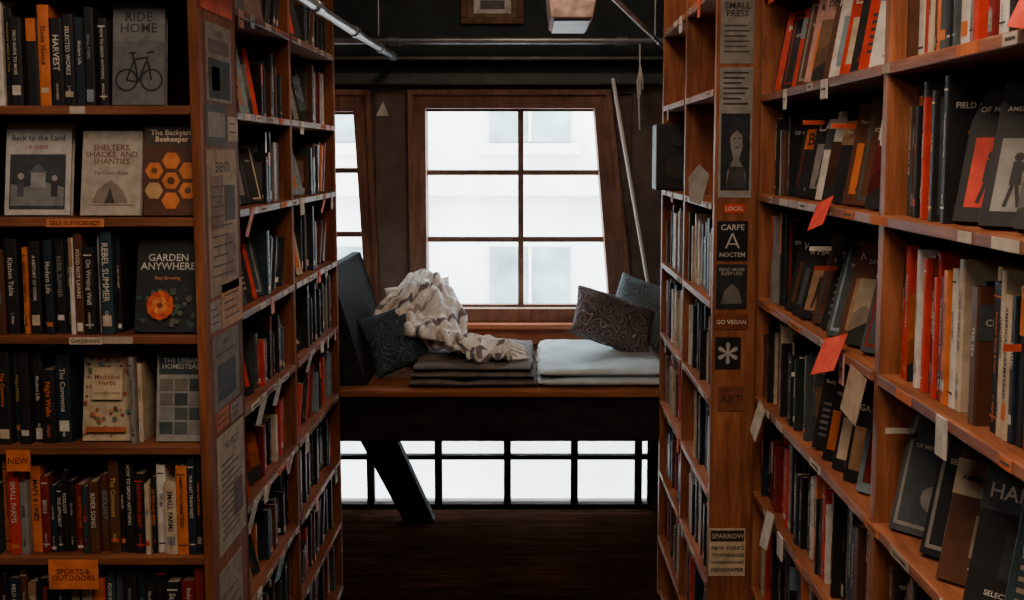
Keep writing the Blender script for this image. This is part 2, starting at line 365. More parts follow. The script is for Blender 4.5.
# ------------------------------------------------------------ bookcases
def rails(mb,rng,kind,levels,a0,a1,pos,th=.02,p=.5,dens=5,notes=.35):
    for z in levels:
        n=max(1,int((a1-a0)*dens))
        for i in range(n):
            if rng.random()>p: continue
            c0=a0+(i+rng.uniform(.05,.5))/n*(a1-a0); w=rng.uniform(.03,.09)
            cc=rng.choice([(.52,.45,.37)]*4+[(.38,.30,.22),(.55,.15,.05)])
            z0,z1=z-th+.002,z-.002; e=.0015
            if rng.random()<notes: z0-=rng.uniform(.015,.05); w*=.6; e=.003; cc=rng.choice([(.58,.53,.47)]*4+[(.65,.10,.05),(.6,.3,.28),(.35,.45,.46)])
            if kind=='x+': mb.box(pos,pos+e,c0,c0+w,z0,z1,cc)
            if kind=='x-': mb.box(pos-e,pos,c0,c0+w,z0,z1,cc)
            if kind=='y-': mb.box(c0,c0+w,pos-e,pos,z0,z1,cc)
            if rng.random()<.7 and kind!='y-':  # pencil / print marks on the label
                px=pos+(e+.0006)*(1 if kind=='x+' else -1); zz=(z0+z1)/2
                mb.box(min(pos,px),max(pos,px),c0+w*.15,c0+w*.8,zz-.0022,zz+.0022,(.09,.07,.06))
LV=[.04,.30,.56,.82,1.082,1.339,1.607,1.857,2.12,2.38]
TH=.02
XL=-.745; XF=-.733
# left, front-facing bookcase
e=empty('bookcase',(0,0,0)); m=MB()
for x0,x1 in ((XF-.022,XF),(-1.80,-1.77)): m.box(x0,x1,2.35,2.655,0,2.66,mat=1)
for z in LV: m.box(-1.77,XF-.022,2.355,2.645,z-TH,z,mat=0)
m.box(-1.77,XF-.022,2.352,2.64,2.62,2.66,mat=0); m.box(-1.77,XF-.022,2.37,2.64,0,.02,mat=0)
m.obj('carcass',[W_X,W_Z],e,bevel=.0025)
m=MB(); m.box(-1.80,XF,2.646,2.652,.02,2.62); m.obj('back_panel',[W_BACK],e)
lb=MB(); rg=random.Random(4); rails(lb,rg,'y-',LV,-1.5,XL-.05,2.3545,TH,.35,4,.1)
def sign(mb,x0,x1,z0,z1,yf,c,txt,tc,M=None):
    mb.box(x0,x1,yf-.002,yf,z0,z1,c,0,M)
    if txt: put_text(mb,txt,((x0+x1)/2,yf-.0028,(z0+z1)/2),(1,0,0),(0,0,1),(x1-x0)*.86,(z1-z0)*.7,tc,0,M)
sign(lb,-1.085,-.955,1.587,1.605,2.352,(.60,.20,.08),"SELF-SUFFICIENCY",(.1,.02,.01))
sign(lb,-1.045,-.97,1.32,1.336,2.352,(.55,.46,.34),"GARDENING",(.05,.03,.02))
sign(lb,-1.20,-1.145,1.025,1.075,2.352,(.68,.17,.04),"NEW",(.2,.03,.01))
sign(lb,-1.115,-1.0,.745,.815,2.352,(.70,.18,.04),"SPORTS &\nOUTDOORS",(.2,.03,.01))
lb.obj('shelf_labels',[PAPER],e)
pp=MB(); rp_=random.Random(6)
def paperX(y0,y1,z0,z1,c,lines=0,blk=None,sgn=1,x=XF,txt=None):
    c=tuple(v*.8 for v in c)
    xa=x+.0004; xb=x+.0022; xt=x+.003
    pp.box(xa,xb,y0,y1,z0,z1,c)
    if blk:
        for a,b_,c_,d_,cc in blk:
            pp.box(xb-.001,xt-.0004,y0+(y1-y0)*a,y0+(y1-y0)*c_,z0+(z1-z0)*b_,z0+(z1-z0)*d_,cc)
    if txt: put_text(pp,txt,(xt,(y0+y1)/2,z1-(z1-z0)*.12),(0,1,0),(0,0,1),(y1-y0)*.5,(z1-z0)*.07,(.05,.04,.04))
    for i in range(lines):
        z=z1-(z1-z0)*(.25+.68*i/max(1,lines)); pp.box(xb-.001,xt,y0+(y1-y0)*.12,y0+(y1-y0)*rp_.uniform(.5,.9),z-.0035,z,(.10,.08,.07))
DK=(.04,.05,.055)
paperX(2.37,2.62,2.075,2.30,(.70,.13,.07),3,txt="SALE")
paperX(2.40,2.60,1.87,2.05,(.24,.21,.18),0,[(.08,.05,.92,.55,DK),(.2,.15,.5,.45,(.3,.25,.2)),(.1,.62,.9,.8,(.12,.10,.09))],txt="READING")
paperX(2.385,2.55,1.77,1.865,(.10,.11,.11),0,[(.1,.2,.9,.8,(.25,.23,.2))])
paperX(2.385,2.62,1.42,1.76,(.38,.29,.21),10,[(.08,.45,.5,.82,(.20,.14,.11)),(.55,.1,.9,.4,(.22,.17,.14)),(.55,.5,.92,.75,(.10,.09,.09))],txt="EVENTS")
paperX(2.56,2.645,1.78,1.84,(.45,.38,.3),2)
paperX(2.47,2.645,1.335,1.44,(.55,.32,.20),4)
paperX(2.38,2.46,1.34,1.41,(.35,.30,.26),3)
paperX(2.39,2.60,1.15,1.325,(.24,.22,.20),3,[(.15,.1,.85,.6,(.07,.08,.09))],txt="MUSIC")
paperX(2.40,2.50,1.10,1.145,(.5,.15,.08),2); paperX(2.52,2.62,1.095,1.14,(.30,.27,.24),2)
paperX(2.40,2.625,.80,1.085,(.45,.37,.29),12,[(.55,.2,.9,.5,(.15,.12,.11))],txt="NOTICE")
paperX(2.39,2.58,.50,.76,(.36,.31,.26),6,[(.1,.1,.6,.5,DK)])
pp.obj('posted_papers',[PAPER],e)

# left, aisle-facing bookcase
e=empty('bookcase',(0,0,0)); m=MB()
for y0,y1 in ((2.66,2.688),(3.30,3.328),(4.04,4.07)): m.box(XL-.30,XL-.004,y0,y1,0,2.66,mat=1)
for a,b_ in ((2.688,3.30),(3.328,4.04)):
    for z in LV: m.box(XL-.29,XL,a,b_,z-TH,z,mat=0)
    m.box(XL-.29,XL,a,b_,2.62,2.66); m.box(XL-.29,XL-.01,a,b_,0,.02)
m.obj('carcass',[W_Y,W_Z],e,bevel=.0025)
m=MB(); m.box(XL-.306,XL-.291,2.66,4.07,.0,2.64); m.obj('back_panel',[W_BACK],e)
lb=MB(); rg=random.Random(8); rails(lb,rg,'x+',LV,2.70,4.02,XL,TH,.8,8,.4)
for yy,zz,w_,h_,cc in ((2.86,1.085,.07,.085,(.62,.6,.56)),(3.05,1.09,.06,.08,(.62,.6,.56)),(2.74,.82,.06,.09,(.62,.6,.56)),(3.02,.56,.08,.08,(.35,.55,.55)),(3.2,.825,.04,.07,(.62,.6,.56)),(2.80,1.61,.035,.08,(.7,.35,.33)),(3.8,1.61,.04,.07,(.65,.2,.15)),(3.5,1.085,.05,.07,(.6,.57,.52)),(2.9,.825,.05,.06,(.65,.3,.25))):
    M=Matrix.Translation((XL+.004,yy,zz))@Matrix.Rotation(R(12),4,'Y')@Matrix.Rotation(R(-14),4,'X'); lb.box(0,.0012,0,w_,-h_,0,cc,0,M)
lb.obj('shelf_labels',[PAPER],e)

# right, near aisle bookcase
XR=.616
LVR=[.275,.548,.82,1.089,1.361,1.643,1.907,2.175,2.44]
e=empty('bookcase',(0,0,0)); m=MB()
for y0,y1 in ((.70,.728),(1.836,1.864),(2.835,2.865)): m.box(XR+.004,XR+.31,y0,y1,0,2.70,mat=1)
for a,b_ in ((.728,1.836),(1.864,2.835)):
    for z in LVR: m.box(XR,XR+.30,a,b_,z-TH,z,mat=0)
    m.box(XR,XR+.30,a,b_,2.66,2.70); m.box(XR+.012,XR+.30,a,b_,0,.02)
m.obj('carcass',[R_Y,R_Z],e,bevel=.0025)
m=MB(); m.box(XR+.301,XR+.315,.70,2.865,0,2.68); m.obj('back_panel',[W_BACK],e)
lb=MB(); rg=random.Random(15); rails(lb,rg,'x-',LVR,.75,2.8,XR,TH,.75,6,.15)
def flagX(y,z,w,h,c,ang=0,out=14):
    M=Matrix.Translation((XR-.002,y,z))@Matrix.Rotation(R(out),4,'Y')@Matrix.Rotation(R(ang),4,'X')
    lb.box(-.0015,.0,-w/2,w/2,-h,0,c,0,M)
flagX(2.18,1.655,.085,.065,(.72,.06,.035),-15,24); flagX(2.08,1.385,.11,.08,(.72,.08,.045),-18,26)
flagX(2.72,1.09,.08,.09,(.55,.49,.42),8); flagX(2.60,.84,.07,.09,(.5,.46,.4),-10); flagX(1.93,1.345,.10,.09,(.40,.29,.20),5,10)
flagX(2.5,.275,.1,.06,(.65,.2,.22),5); flagX(1.30,1.95,.06,.05,(.72,.08,.05),10,20)
rs=random.Random(40)
for i in range(9):
    yy=rs.uniform(1.2,2.7); z=rs.choice(LVR[3:6])+rs.uniform(.12,.18)
    if 1.82<yy<1.88: continue
    M=Matrix.Translation((XR+.03,yy,z)); lb.box(-.02,.03,-.0006,.0006,0,.01,rs.choice([(.68,.10,.05),(.66,.6,.5)]),0,M)
lb.obj('shelf_labels',[PAPER],e)

# right, far aisle bookcase
XQ=.506; LVQ=[.25,.52,.79,1.06,1.335,1.615,1.93,2.21,2.46]
e=empty('bookcase',(0,0,0)); m=MB()
for y0,y1 in ((2.90,2.928),(3.46,3.484),(4.04,4.07)): m.box(XQ+.003,XQ+.32,y0,y1,0,2.70,mat=1)
for a,b_ in ((2.928,3.46),(3.484,4.04)):
    for z in LVQ: m.box(XQ,XQ+.31,a,b_,z-TH,z,mat=0)
    m.box(XQ,XQ+.31,a,b_,2.66,2.70); m.box(XQ+.01,XQ+.31,a,b_,0,.02)
m.obj('carcass',[R_Y,R_Z],e,bevel=.0025)
m=MB(); m.box(XQ+.311,XQ+.325,2.90,4.07,0,2.68); m.obj('back_panel',[W_BACK],e)
lb=MB(); rg=random.Random(21); rails(lb,rg,'x-',LVQ,2.95,4.0,XQ,TH,.7,6,.3)
M=Matrix.Translation((XQ-.004,3.06,1.71))@Matrix.Rotation(R(10),4,'X'); lb.prism_xz([(-.035,-.10),(.0,-.11),(.02,-.02),(-.01,.01),(-.04,-.03)],0,.003,(.45,.43,.40),0,M)
lb.obj('shelf_labels',[PAPER],e)
st=MB(); yf=2.8995
a,b_=XQ+.012,XQ+.103
sign(st,a,b_,1.63,1.985,yf,(.34,.325,.30),None,None)
st.box(a+.006,b_-.006,yf-.003,yf-.002,1.65,1.86,(.035,.04,.045)); 
st.prism_xz([(a+.022,1.655),(a+.078,1.655),(a+.074,1.70),(a+.056,1.735),(a+.066,1.77),(a+.062,1.81),(a+.05,1.83),(a+.036,1.82),(a+.03,1.79),(a+.036,1.755),(a+.04,1.735),(a+.024,1.70)],yf-.0036,yf-.003,(.26,.25,.23))
st.prism_xz([(a+.030,1.79),(a+.034,1.80),(a+.05,1.815),(a+.064,1.80),(a+.068,1.77),(a+.072,1.81),(a+.066,1.84),(a+.05,1.85),(a+.034,1.84),(a+.026,1.81)],yf-.0042,yf-.0036,(.05,.05,.055))
st.box(a+.04,a+.046,yf-.0042,yf-.0036,1.79,1.794,(.06,.06,.06)); st.box(a+.053,a+.059,yf-.0042,yf-.0036,1.79,1.794,(.06,.06,.06)); st.box(a+.045,a+.055,yf-.0042,yf-.0036,1.766,1.769,(.08,.06,.06))
st.prism_xz([(a+.022,1.655),(a+.078,1.655),(a+.07,1.715),(a+.03,1.715)],yf-.0042,yf-.0036,(.07,.07,.075))
for i in range(7): st.box(a+.01,b_-.012-.01*(i%3),yf-.003,yf-.002,1.968-i*.014,1.973-i*.014,(.07,.07,.07))
sign(st,a,b_,1.995,2.18,yf,(.30,.285,.26),None,None)
put_text(st,"SMALL\nPRESS",((a+b_)/2,yf-.003,2.14),(1,0,0),(0,0,1),.07,.04,(.05,.05,.05))
for i in range(6): st.box(a+.01,b_-.02+.008*(i%2),yf-.003,yf-.002,2.095-i*.014,2.099-i*.014,(.09,.08,.08))
sign(st,a+.018,a+.075,1.588,1.612,yf,(.62,.07,.035),"LOCAL",(.7,.6,.5))
sign(st,a,b_-.006,1.455,1.565,yf,(.02,.022,.025),None,None)
put_text(st,"CARPE",((a+b_)/2-.003,yf-.003,1.548),(1,0,0),(0,0,1),.07,.016,(.6,.55,.5))
put_text(st,"NOCTEM",((a+b_)/2-.003,yf-.003,1.472),(1,0,0),(0,0,1),.07,.016,(.6,.55,.5))
cx=(a+b_)/2-.003
st.prism_xz([(cx-.02,1.49),(cx-.016,1.49),(cx,1.525),(cx+.016,1.49),(cx+.02,1.49),(cx+.002,1.532),(cx-.002,1.532)],yf-.0035,yf-.002,(.6,.55,.5))
st.box(cx-.012,cx+.012,yf-.0035,yf-.002,1.500,1.503,(.6,.55,.5))
sign(st,a,b_-.006,1.32,1.445,yf,(.03,.032,.035),None,None)
put_text(st,"READ MORE\nSLEEP LESS",(cx,yf-.003,1.425),(1,0,0),(0,0,1),.07,.03,(.4,.38,.34))
st.prism_xz([(cx-.03,1.335),(cx+.03,1.335),(cx+.02,1.375),(cx,1.39),(cx-.02,1.37)],yf-.0035,yf-.002,(.16,.15,.14))
sign(st,a-.005,b_,1.262,1.305,yf,(.20,.06,.028),"GO VEGAN",(.72,.62,.55))
sign(st,a,b_-.02,1.15,1.24,yf,(.02,.022,.025),"*",(.4,.38,.35))
sign(st,a+.01,b_-.01,1.03,1.10,yf,(.20,.07,.035),"ART",(.08,.03,.02))
sign(st,a-.008,b_+.004,.55,.69,yf,(.58,.45,.30),None,None)
st.box(a-.004,b_,yf-.003,yf-.002,.652,.684,(.05,.035,.03))
for z,s_,h_,cc in ((.668,"SPARROW",.024,(.58,.45,.30)),(.633,"NEW YORK'S",.017,(.03,.02,.02)),(.612,"TOWNHOUSE",.017,(.03,.02,.02)),(.591,"UNDERGROUND",.017,(.03,.02,.02)),(.569,"NEWSPAPER",.017,(.03,.02,.02))):
    put_text(st,s_,((a+b_)/2,yf-.0036,z),(1,0,0),(0,0,1),.092,h_,cc)
st.obj('posted_stickers',[PAPER],e)

# ------------------------------------------------------------ books: left front-facing case
Yf=2.352
def clr(levels,i,top=2.62): return (levels[i+1]-TH if i+1<len(levels) else top)-levels[i]
def px2x(p): return (p-530)/1050*2.36   # metres across the front plane of this bookcase
sb=MB(); rg=random.Random(35)
def row_front(x0,x1,li,**k):
    fill(sb,180,(x1,Yf+.012,LV[li]),x1-x0,clr(LV,li),rg,**k)
row_front(-1.76,-.945,7,hs=(.8,.96),th=(.014,.03),lean=0,tp=1,gap=0,pal=[BLK]*9+[WHT,SLT,ORG,GRY,NVY,WHT],series=0)
row_front(-1.76,-1.23,6); row_front(-1.76,-.935,5,lean=0,gap=.02,hs=(.78,.95),tp=1,pal=DARK+[WHT]*4,series=0)
row_front(-1.76,-1.06,4,pal=[BLK,BLK,DGR,NVY,BRN],lean=.3,series=0); row_front(-.935,-.895,4,lean=0,gap=0,hs=(.78,.85),pal=[CRM,WHT,GRY],th=(.01,.015))
row_front(-1.76,XF-.026,3,lean=0,gap=0,hs=(.66,.95),tp=1,th=(.010,.028),pal=DARK+[ORG]*3+[CRM,TAN,TEAL],series=.05)
for li in (2,1): row_front(-1.76,XF-.026,li,lean=.08,tp=.8,hs=(.8,.95),pal=DARK)
row_front(-1.76,XF-.026,8,lean=.1,pal=DARK)
FB=sb.obj('shelved_books',[BOOK,PAPER])
def a_bike(A,rng,c):
    k=(.012,.013,.015); A.rect(0,0,1,1,(.12,.12,.12)); A.rect(0,.62,1,1,(.16,.155,.15)); A.text("RIDE\nHOME",.5,.8,.7,.2,(.04,.04,.04))
    A.ring(.27,.24,.22,.035,k); A.ring(.75,.24,.22,.035,k)
    for l in ((.27,.24,.42,.44),(.42,.44,.68,.46),(.68,.46,.5,.22),(.5,.22,.27,.24),(.42,.44,.5,.22),(.68,.42,.75,.24),(.66,.5,.8,.52),(.40,.44,.39,.5),(.32,.5,.46,.505)): A.line(*l,.035,k)
def a_photo(A,rng,c):
    A.rect(.08,.06,.92,.66,(.05,.055,.06)); A.text("Back to the Land",.5,.84,.8,.09,(.05,.05,.05)); A.text("A GUIDE",.5,.74,.5,.04,(.3,.05,.03))
    A.poly([(.1,.1),(.9,.1),(.9,.3),(.6,.36),(.3,.3),(.1,.34)],(.20,.20,.20)); A.rect(.4,.3,.62,.46,(.3,.3,.3)); A.poly([(.36,.46),(.66,.46),(.51,.56)],(.12,.12,.13))
    A.disc(.25,.42,.05,(.35,.32,.30)); A.rect(.2,.2,.3,.38,(.08,.08,.09)); A.disc(.76,.40,.045,(.35,.32,.30)); A.rect(.71,.2,.81,.36,(.04,.04,.05))
def a_shel(A,rng,c):
    k=(.16,.06,.03)
    A.text("SHELTERS,\nSHACKS, AND\nSHANTIES",.5,.72,.86,.3,k); A.text("The Classic Guide",.5,.5,.6,.04,(.1,.08,.06))
    A.poly([(.2,.14),(.8,.14),(.7,.3),(.5,.42),(.28,.3)],(.22,.18,.14)); A.poly([(.4,.14),(.58,.14),(.5,.32)],(.05,.04,.04)); A.line(.15,.12,.88,.12,.012,k)
def a_hex(A,rng,c):
    o=(.60,.17,.035)
    A.rect(.05,.76,.95,.97,(.06,.04,.03)); A.text("The Backyard\nBeekeeper",.5,.865,.8,.15,(.7,.55,.38))
    for (u,v) in ((.5,.60),(.80,.49),(.2,.49),(.5,.38),(.80,.27),(.2,.27),(.5,.16)):
        A.disc(u,v,.165,o if (u,v)!=(.2,.27) else (.5,.3,.12),6)
    A.disc(.5,.38,.07,(.08,.04,.02),8); A.disc(.2,.49,.06,(.15,.06,.02),8); A.disc(.80,.27,.06,(.1,.05,.03),8)
def a_flower(A,rng,c):
    A.text("GARDEN\nANYWHERE",.5,.72,.86,.2,(.50,.48,.42)); A.text("Easy Growing",.5,.55,.5,.045,(.5,.2,.08))
    r=random.Random(12)
    for i in range(40): A.disc(r.uniform(.05,.95),r.uniform(.03,.42),r.uniform(.03,.06),r.choice([(.035,.07,.045),(.06,.08,.06),(.02,.04,.04),(.10,.09,.07)]),6)
    for i in range(12): 
        a=i*2*math.pi/12; A.disc(.42+.14*math.cos(a),.27+.10*math.sin(a),.08,(.62,.10,.025) if i%2 else (.45,.05,.02),7)
    for i in range(8): 
        a=.3+i*2*math.pi/8; A.disc(.42+.07*math.cos(a),.27+.05*math.sin(a),.06,(.72,.24,.06) if i%2 else (.6,.14,.04),7)
    A.disc(.42,.27,.045,(.20,.04,.02),9)
def a_herb(A,rng,c):
    r=random.Random(3)
    for i in range(70):
        u,v=r.uniform(.05,.95),r.uniform(.04,.96)
        if .2<u<.8 and .45<v<.82: continue
        A.disc(u,v,r.uniform(.025,.055),r.choice([(.35,.09,.04),(.12,.14,.07),(.5,.24,.08),(.2,.06,.05),(.13,.17,.15)]),7)
    A.rect(.2,.46,.8,.82,(.50,.38,.24)); A.text("Medicinal\nHerbs",.5,.68,.5,.16,(.22,.05,.02)); A.text("BEGINNER'S GUIDE",.5,.53,.5,.04,(.1,.06,.04)); A.rect(.1,.1,.9,.16,(.4,.1,.04))
def a_city(A,rng,c):
    A.rect(.06,.72,.94,.95,(.04,.05,.055)); A.text("THE URBAN\nHOMESTEAD",.5,.84,.76,.17,(.45,.44,.41))
    r=random.Random(9)
    for i in range(3):
        for j in range(4): A.rect(.08+i*.29,.08+j*.155,.34+i*.29,.21+j*.155,r.choice([(.04,.05,.05),(.08,.09,.09),(.14,.12,.10),(.05,.07,.07),(.2,.19,.18)]))
for a_ in ((109,2.40,7,.118,.235,.02,(.15,.15,.15),a_bike,7,90),(-6,2.40,6,.152,.212,.018,(.50,.47,.44),a_photo,9,90),(66,2.44,6,.145,.20,.014,(.03,.035,.04),art_generic,9,92),
  (74,2.385,6,.138,.195,.016,(.40,.35,.28),a_shel,11,90),(138,2.385,6,.128,.208,.022,(.09,.035,.02),a_hex,8,90),(126,2.375,5,.148,.225,.02,(.018,.020,.020),a_flower,12,88),
  (66,2.39,4,.118,.208,.018,(.45,.35,.22),a_herb,9,90),(-30,2.40,4,.13,.20,.018,(.03,.035,.04),art_generic,9,90),(143,2.385,4,.118,.215,.018,(.26,.25,.23),a_city,8,90)):
    p_,y_,l_,w_,h_,t_,c_,f_,tl,an=a_
    face_book(px2x(p_),y_,LV[l_],w_,h_,t_,c_,f_,tilt=tl,a=an,parent=FB)

# books: left aisle case
sb=MB(); rg=random.Random(52)
for i in range(len(LV)):
    for bay,(y1,y0) in enumerate(((3.30,2.688),(4.04,3.328))):
        L=y1-y0; dz={(0,7):.40,(0,6):.36,(0,5):.34,(0,4):.24,(0,3):.26,(1,7):.40,(1,6):.34,(0,8):.4,(1,4):.25,(0,2):.2,(1,5):.26,(1,8):.3}.get((bay,i),0)
        fill(sb,-90,(XL-.018,y1,LV[i]),L-dz,clr(LV,i),rg,pal=DARK if i!=3 else PAL,lean=.25,gap=.1,back=True,hs=(.55,.92),tp=.6)
        if dz: display(sb,'L',y0,y0+dz+.02,LV[i],clr(LV,i),rg,[BLK]*6+[BRN]*3+[LBL,GRY,NVY,RED] if i>5 else DARK+[WHT,LBL,TAN,RED],XL)
sb.obj('shelved_books',[BOOK,PAPER])

# books: right near case
sb=MB(); rg=random.Random(78)
def row_r(y0,y1,i,**k):
    fill(sb,90,(XR+.014,y0,LVR[i]),y1-y0,clr(LVR,i,2.66),rg,art=True,**k)
def disp_r(y0,y1,i,pal,**k): display(sb,'R',y0,y1,LVR[i],clr(LVR,i,2.66),rg,pal,XR,**k)
A_,B_,C_,D_=.728,1.836,1.864,2.835
for i in (0,1): row_r(A_,B_,i); row_r(C_,D_,i)
row_r(A_,B_,2,lean=.1); row_r(C_,D_,2,lean=0,gap=0,hs=(.68,.9),pal=DARK+[WHT,WHT,CRM,RED])
row_r(A_,1.05,3,pal=PALE,lean=.1); disp_r(1.06,B_-.01,3,[SLT,BLK,BLK,BRN,TEAL,BLK],step=(.09,.13),hs=(.84,.92),yaw=(40,46))
disp_r(C_,2.34,3,[WHT,SLT,BRN,BLK,LBL,BLK],hs=(.72,.84)); row_r(2.35,D_,3,lean=0,gap=0,pal=DARK+[WHT,CRM],th=(.012,.022))
row_r(A_,1.55,4,pal=[BLK,BLK,ORG,RED,BRN,SLT,CRM,MAR,NVY,YEL],lean=0,gap=0,hs=(.76,.88),tp=1,th=(.012,.03),series=0); row_r(1.55,B_,4,pal=REDP,lean=0,gap=0,hs=(.74,.88),tp=1,th=(.010,.022),series=.2)
disp_r(C_,2.62,4,[BRN,BLK,WHT,SLT,BRN,MAR,BLK,BLK],hs=(.75,.88)); row_r(2.64,D_,4,pal=DARK,lean=0)
disp_r(A_,1.60,5,[BLK,BLK,BRN,BLK],step=(.09,.12),hs=(.85,.92),yaw=(38,44)); row_r(1.60,B_,5,pal=[BLK,BLK,BLK,SLT,GRY,BRN,WHT,RED],lean=0,gap=0,hs=(.76,.92),tp=1,th=(.010,.022),series=0)
disp_r(C_,2.60,5,[WHT,GRY,BRN,BLK,BLK,BLK,BRN],hs=(.75,.88)); row_r(2.62,D_,5,pal=DARK,lean=0)
row_r(A_,B_,6,pal=PALE+[ORG,RED],lean=.2,hs=(.7,.85),series=0); disp_r(C_,D_,6,[RED,WHT,RED,BLK,BLK,BRN,(.5,.25,.2)],hs=(.78,.92))
row_r(A_,B_,7); row_r(C_,D_,7)
sb.obj('shelved_books',[BOOK,PAPER])

# books: right far case
sb=MB(); rg=random.Random(91)
for i in range(5):
    for y0,y1 in ((2.928,3.46),(3.484,4.04)):
        fill(sb,90,(XQ+.012,y0,LVQ[i]),y1-y0,clr(LVQ,i,2.66),rg,pal=DARK+[RED,CRM,CRM] if i%2 else PAL+[RED]*3,lean=.1,hs=(.6,.86),tp=.5)
fill(sb,90,(XQ+.05,2.928,LVQ[5]),.28,clr(LVQ,5),rg,pal=[BLK,BRN,DGR],lean=.2,hs=(.45,.6))
sb.obj('shelved_books',[BOOK,PAPER])

# ------------------------------------------------------------ window seat
e=empty('window_seat'); m=MB()
m.box(-1.30,1.0,4.10,5.04,.785,.815)
m.obj('seat_board',[W_SEAT],e,bevel=.006)
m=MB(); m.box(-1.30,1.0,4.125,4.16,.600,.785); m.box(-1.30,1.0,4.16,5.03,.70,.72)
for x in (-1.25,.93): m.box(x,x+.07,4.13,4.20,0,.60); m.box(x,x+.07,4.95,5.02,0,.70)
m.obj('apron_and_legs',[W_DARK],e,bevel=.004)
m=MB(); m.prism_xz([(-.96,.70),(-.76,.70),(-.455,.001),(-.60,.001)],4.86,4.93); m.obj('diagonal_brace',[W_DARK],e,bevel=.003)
m=MB(); m.prism_xz([(-.95,.816),(-.66,.816),(-.80,1.29),(-.84,1.29)],4.18,4.94); m.obj('backrest_board',[plain('backrest_paint',(.016,.017,.018),.85,spec=.1)],bevel=.005)

def slab(name,x0,x1,y0,y1,z0,layers,mat,seed):
    mb=MB(); z=z0; 
    for k,(h,inx) in enumerate(layers):
        nx,ny=34,26; r=h*.5; vs=[];fs=[]
        X0,X1,Y0,Y1=x0+inx,x1-inx,y0+inx*.7,y1-inx
        for side in (1,-1):
            for j in range(ny+1):
                for i in range(nx+1):
                    u=math.sin((i/nx-.5)*math.pi); v=math.sin((j/ny-.5)*math.pi)
                    f=(1-abs(u)**12)**.5*(1-abs(v)**12)**.5
                    x=(X0+X1)/2+(X1-X0)/2*u; y=(Y0+Y1)/2+(Y1-Y0)/2*v
                    q=noise.noise(Vector((x*6+seed,y*6,k*3.1)))*.018+noise.noise(Vector((x*22+seed,y*22,k)))*.004
                    zz=z+r+side*r*f+(q if side>0 else 0)*f
                    wob=noise.noise(Vector((x*9,y*9,k+seed)))*.014
                    vs.append((x+wob*abs(u)**8,y+wob*abs(v)**8,zz))
        S=(nx+1)*(ny+1)
        for j in range(ny):
            for i in range(nx):
                a=j*(nx+1)+i; fs.append((a,a+1,a+nx+2,a+nx+1)); fs.append((a+S,a+S+nx+1,a+S+nx+2,a+S+1))
        mb.add(vs,fs,(1,1,1)); z+=h*.97
    o=mb.obj(name,[mat],smooth=True)
    w=o.modifiers.new('weld','WELD'); w.merge_threshold=.0008
    return o
def fabric(name,c,var=.2,weave=260,rough=.95):
    m,nt,b=newmat(name); tc=N(nt,'ShaderNodeTexCoord')
    w=N(nt,'ShaderNodeTexNoise'); w.inputs['Scale'].default_value=weave; nt.links.new(tc.outputs['Object'],w.inputs['Vector'])
    n=N(nt,'ShaderNodeTexNoise'); n.inputs['Scale'].default_value=14; n.inputs['Detail'].default_value=6; nt.links.new(tc.outputs['Object'],n.inputs['Vector'])
    ad=N(nt,'ShaderNodeMath',operation='ADD'); nt.links.new(w.outputs['Fac'],ad.inputs[0]); nt.links.new(n.outputs['Fac'],ad.inputs[1])
    hf=N(nt,'ShaderNodeMath',operation='MULTIPLY'); hf.inputs[1].default_value=.5; nt.links.new(ad.outputs[0],hf.inputs[0])
    rp=ramp(nt,[(.35,tuple(x*(1-var) for x in c)),(.65,tuple(x*(1+var) for x in c))]); nt.links.new(hf.outputs[0],rp.inputs[0])
    nt.links.new(rp.outputs[0],b.inputs['Base Color']); b.inputs['Roughness'].default_value=rough; b.inputs['Specular IOR Level'].default_value=.1
    bp=N(nt,'ShaderNodeBump'); bp.inputs['Strength'].default_value=.3; bp.inputs['Distance'].default_value=.003
    nt.links.new(hf.outputs[0],bp.inputs['Height']); nt.links.new(bp.outputs[0],b.inputs['Normal'])
    return m
slab('seat_cushion',-.485,.025,4.13,4.80,.817,[(.034,.0),(.032,.008),(.026,.014)],fabric('charcoal_fabric',(.12,.105,.10),.45),3)
slab('seat_cushion',.032,.56,4.13,4.85,.817,[(.042,.0),(.034,.006)],fabric('pale_blue_fabric',(.46,.54,.58),.2),8)

def pillow(name,w,h,t,mat,loc,rot,seed=0,parent=None):
    mb=MB(); n=28; vs=[];fs=[]
    for side in (1,-1):
        for j in range(n+1):
            for i in range(n+1):
                u=math.sin((i/n-.5)*math.pi); v=math.sin((j/n-.5)*math.pi)
                f=((1-u*u)*(1-v*v))**.36
                px=u*w/2*(1-.07*(1-v*v)); pz=v*h/2*(1-.07*(1-u*u))
                q=noise.noise(Vector((u*2.2+seed,v*2.2,side)))*.20+noise.noise(Vector((u*6+seed,v*6,side)))*.12
                vs.append((px,side*t/2*f*(1+q),pz))
    S=(n+1)**2
    for j in range(n):
        for i in range(n):
            a=j*(n+1)+i; fs.append((a,a+1,a+n+2,a+n+1)); fs.append((a+S,a+S+n+1,a+S+n+2,a+S+1))
    mb.add(vs,fs,(1,1,1)); o=mb.obj(name,[mat],parent,smooth=True)
    w_=o.modifiers.new('weld','WELD'); w_.merge_threshold=.0004
    o.location=loc; o.rotation_euler=[R(x) for x in rot]; return o
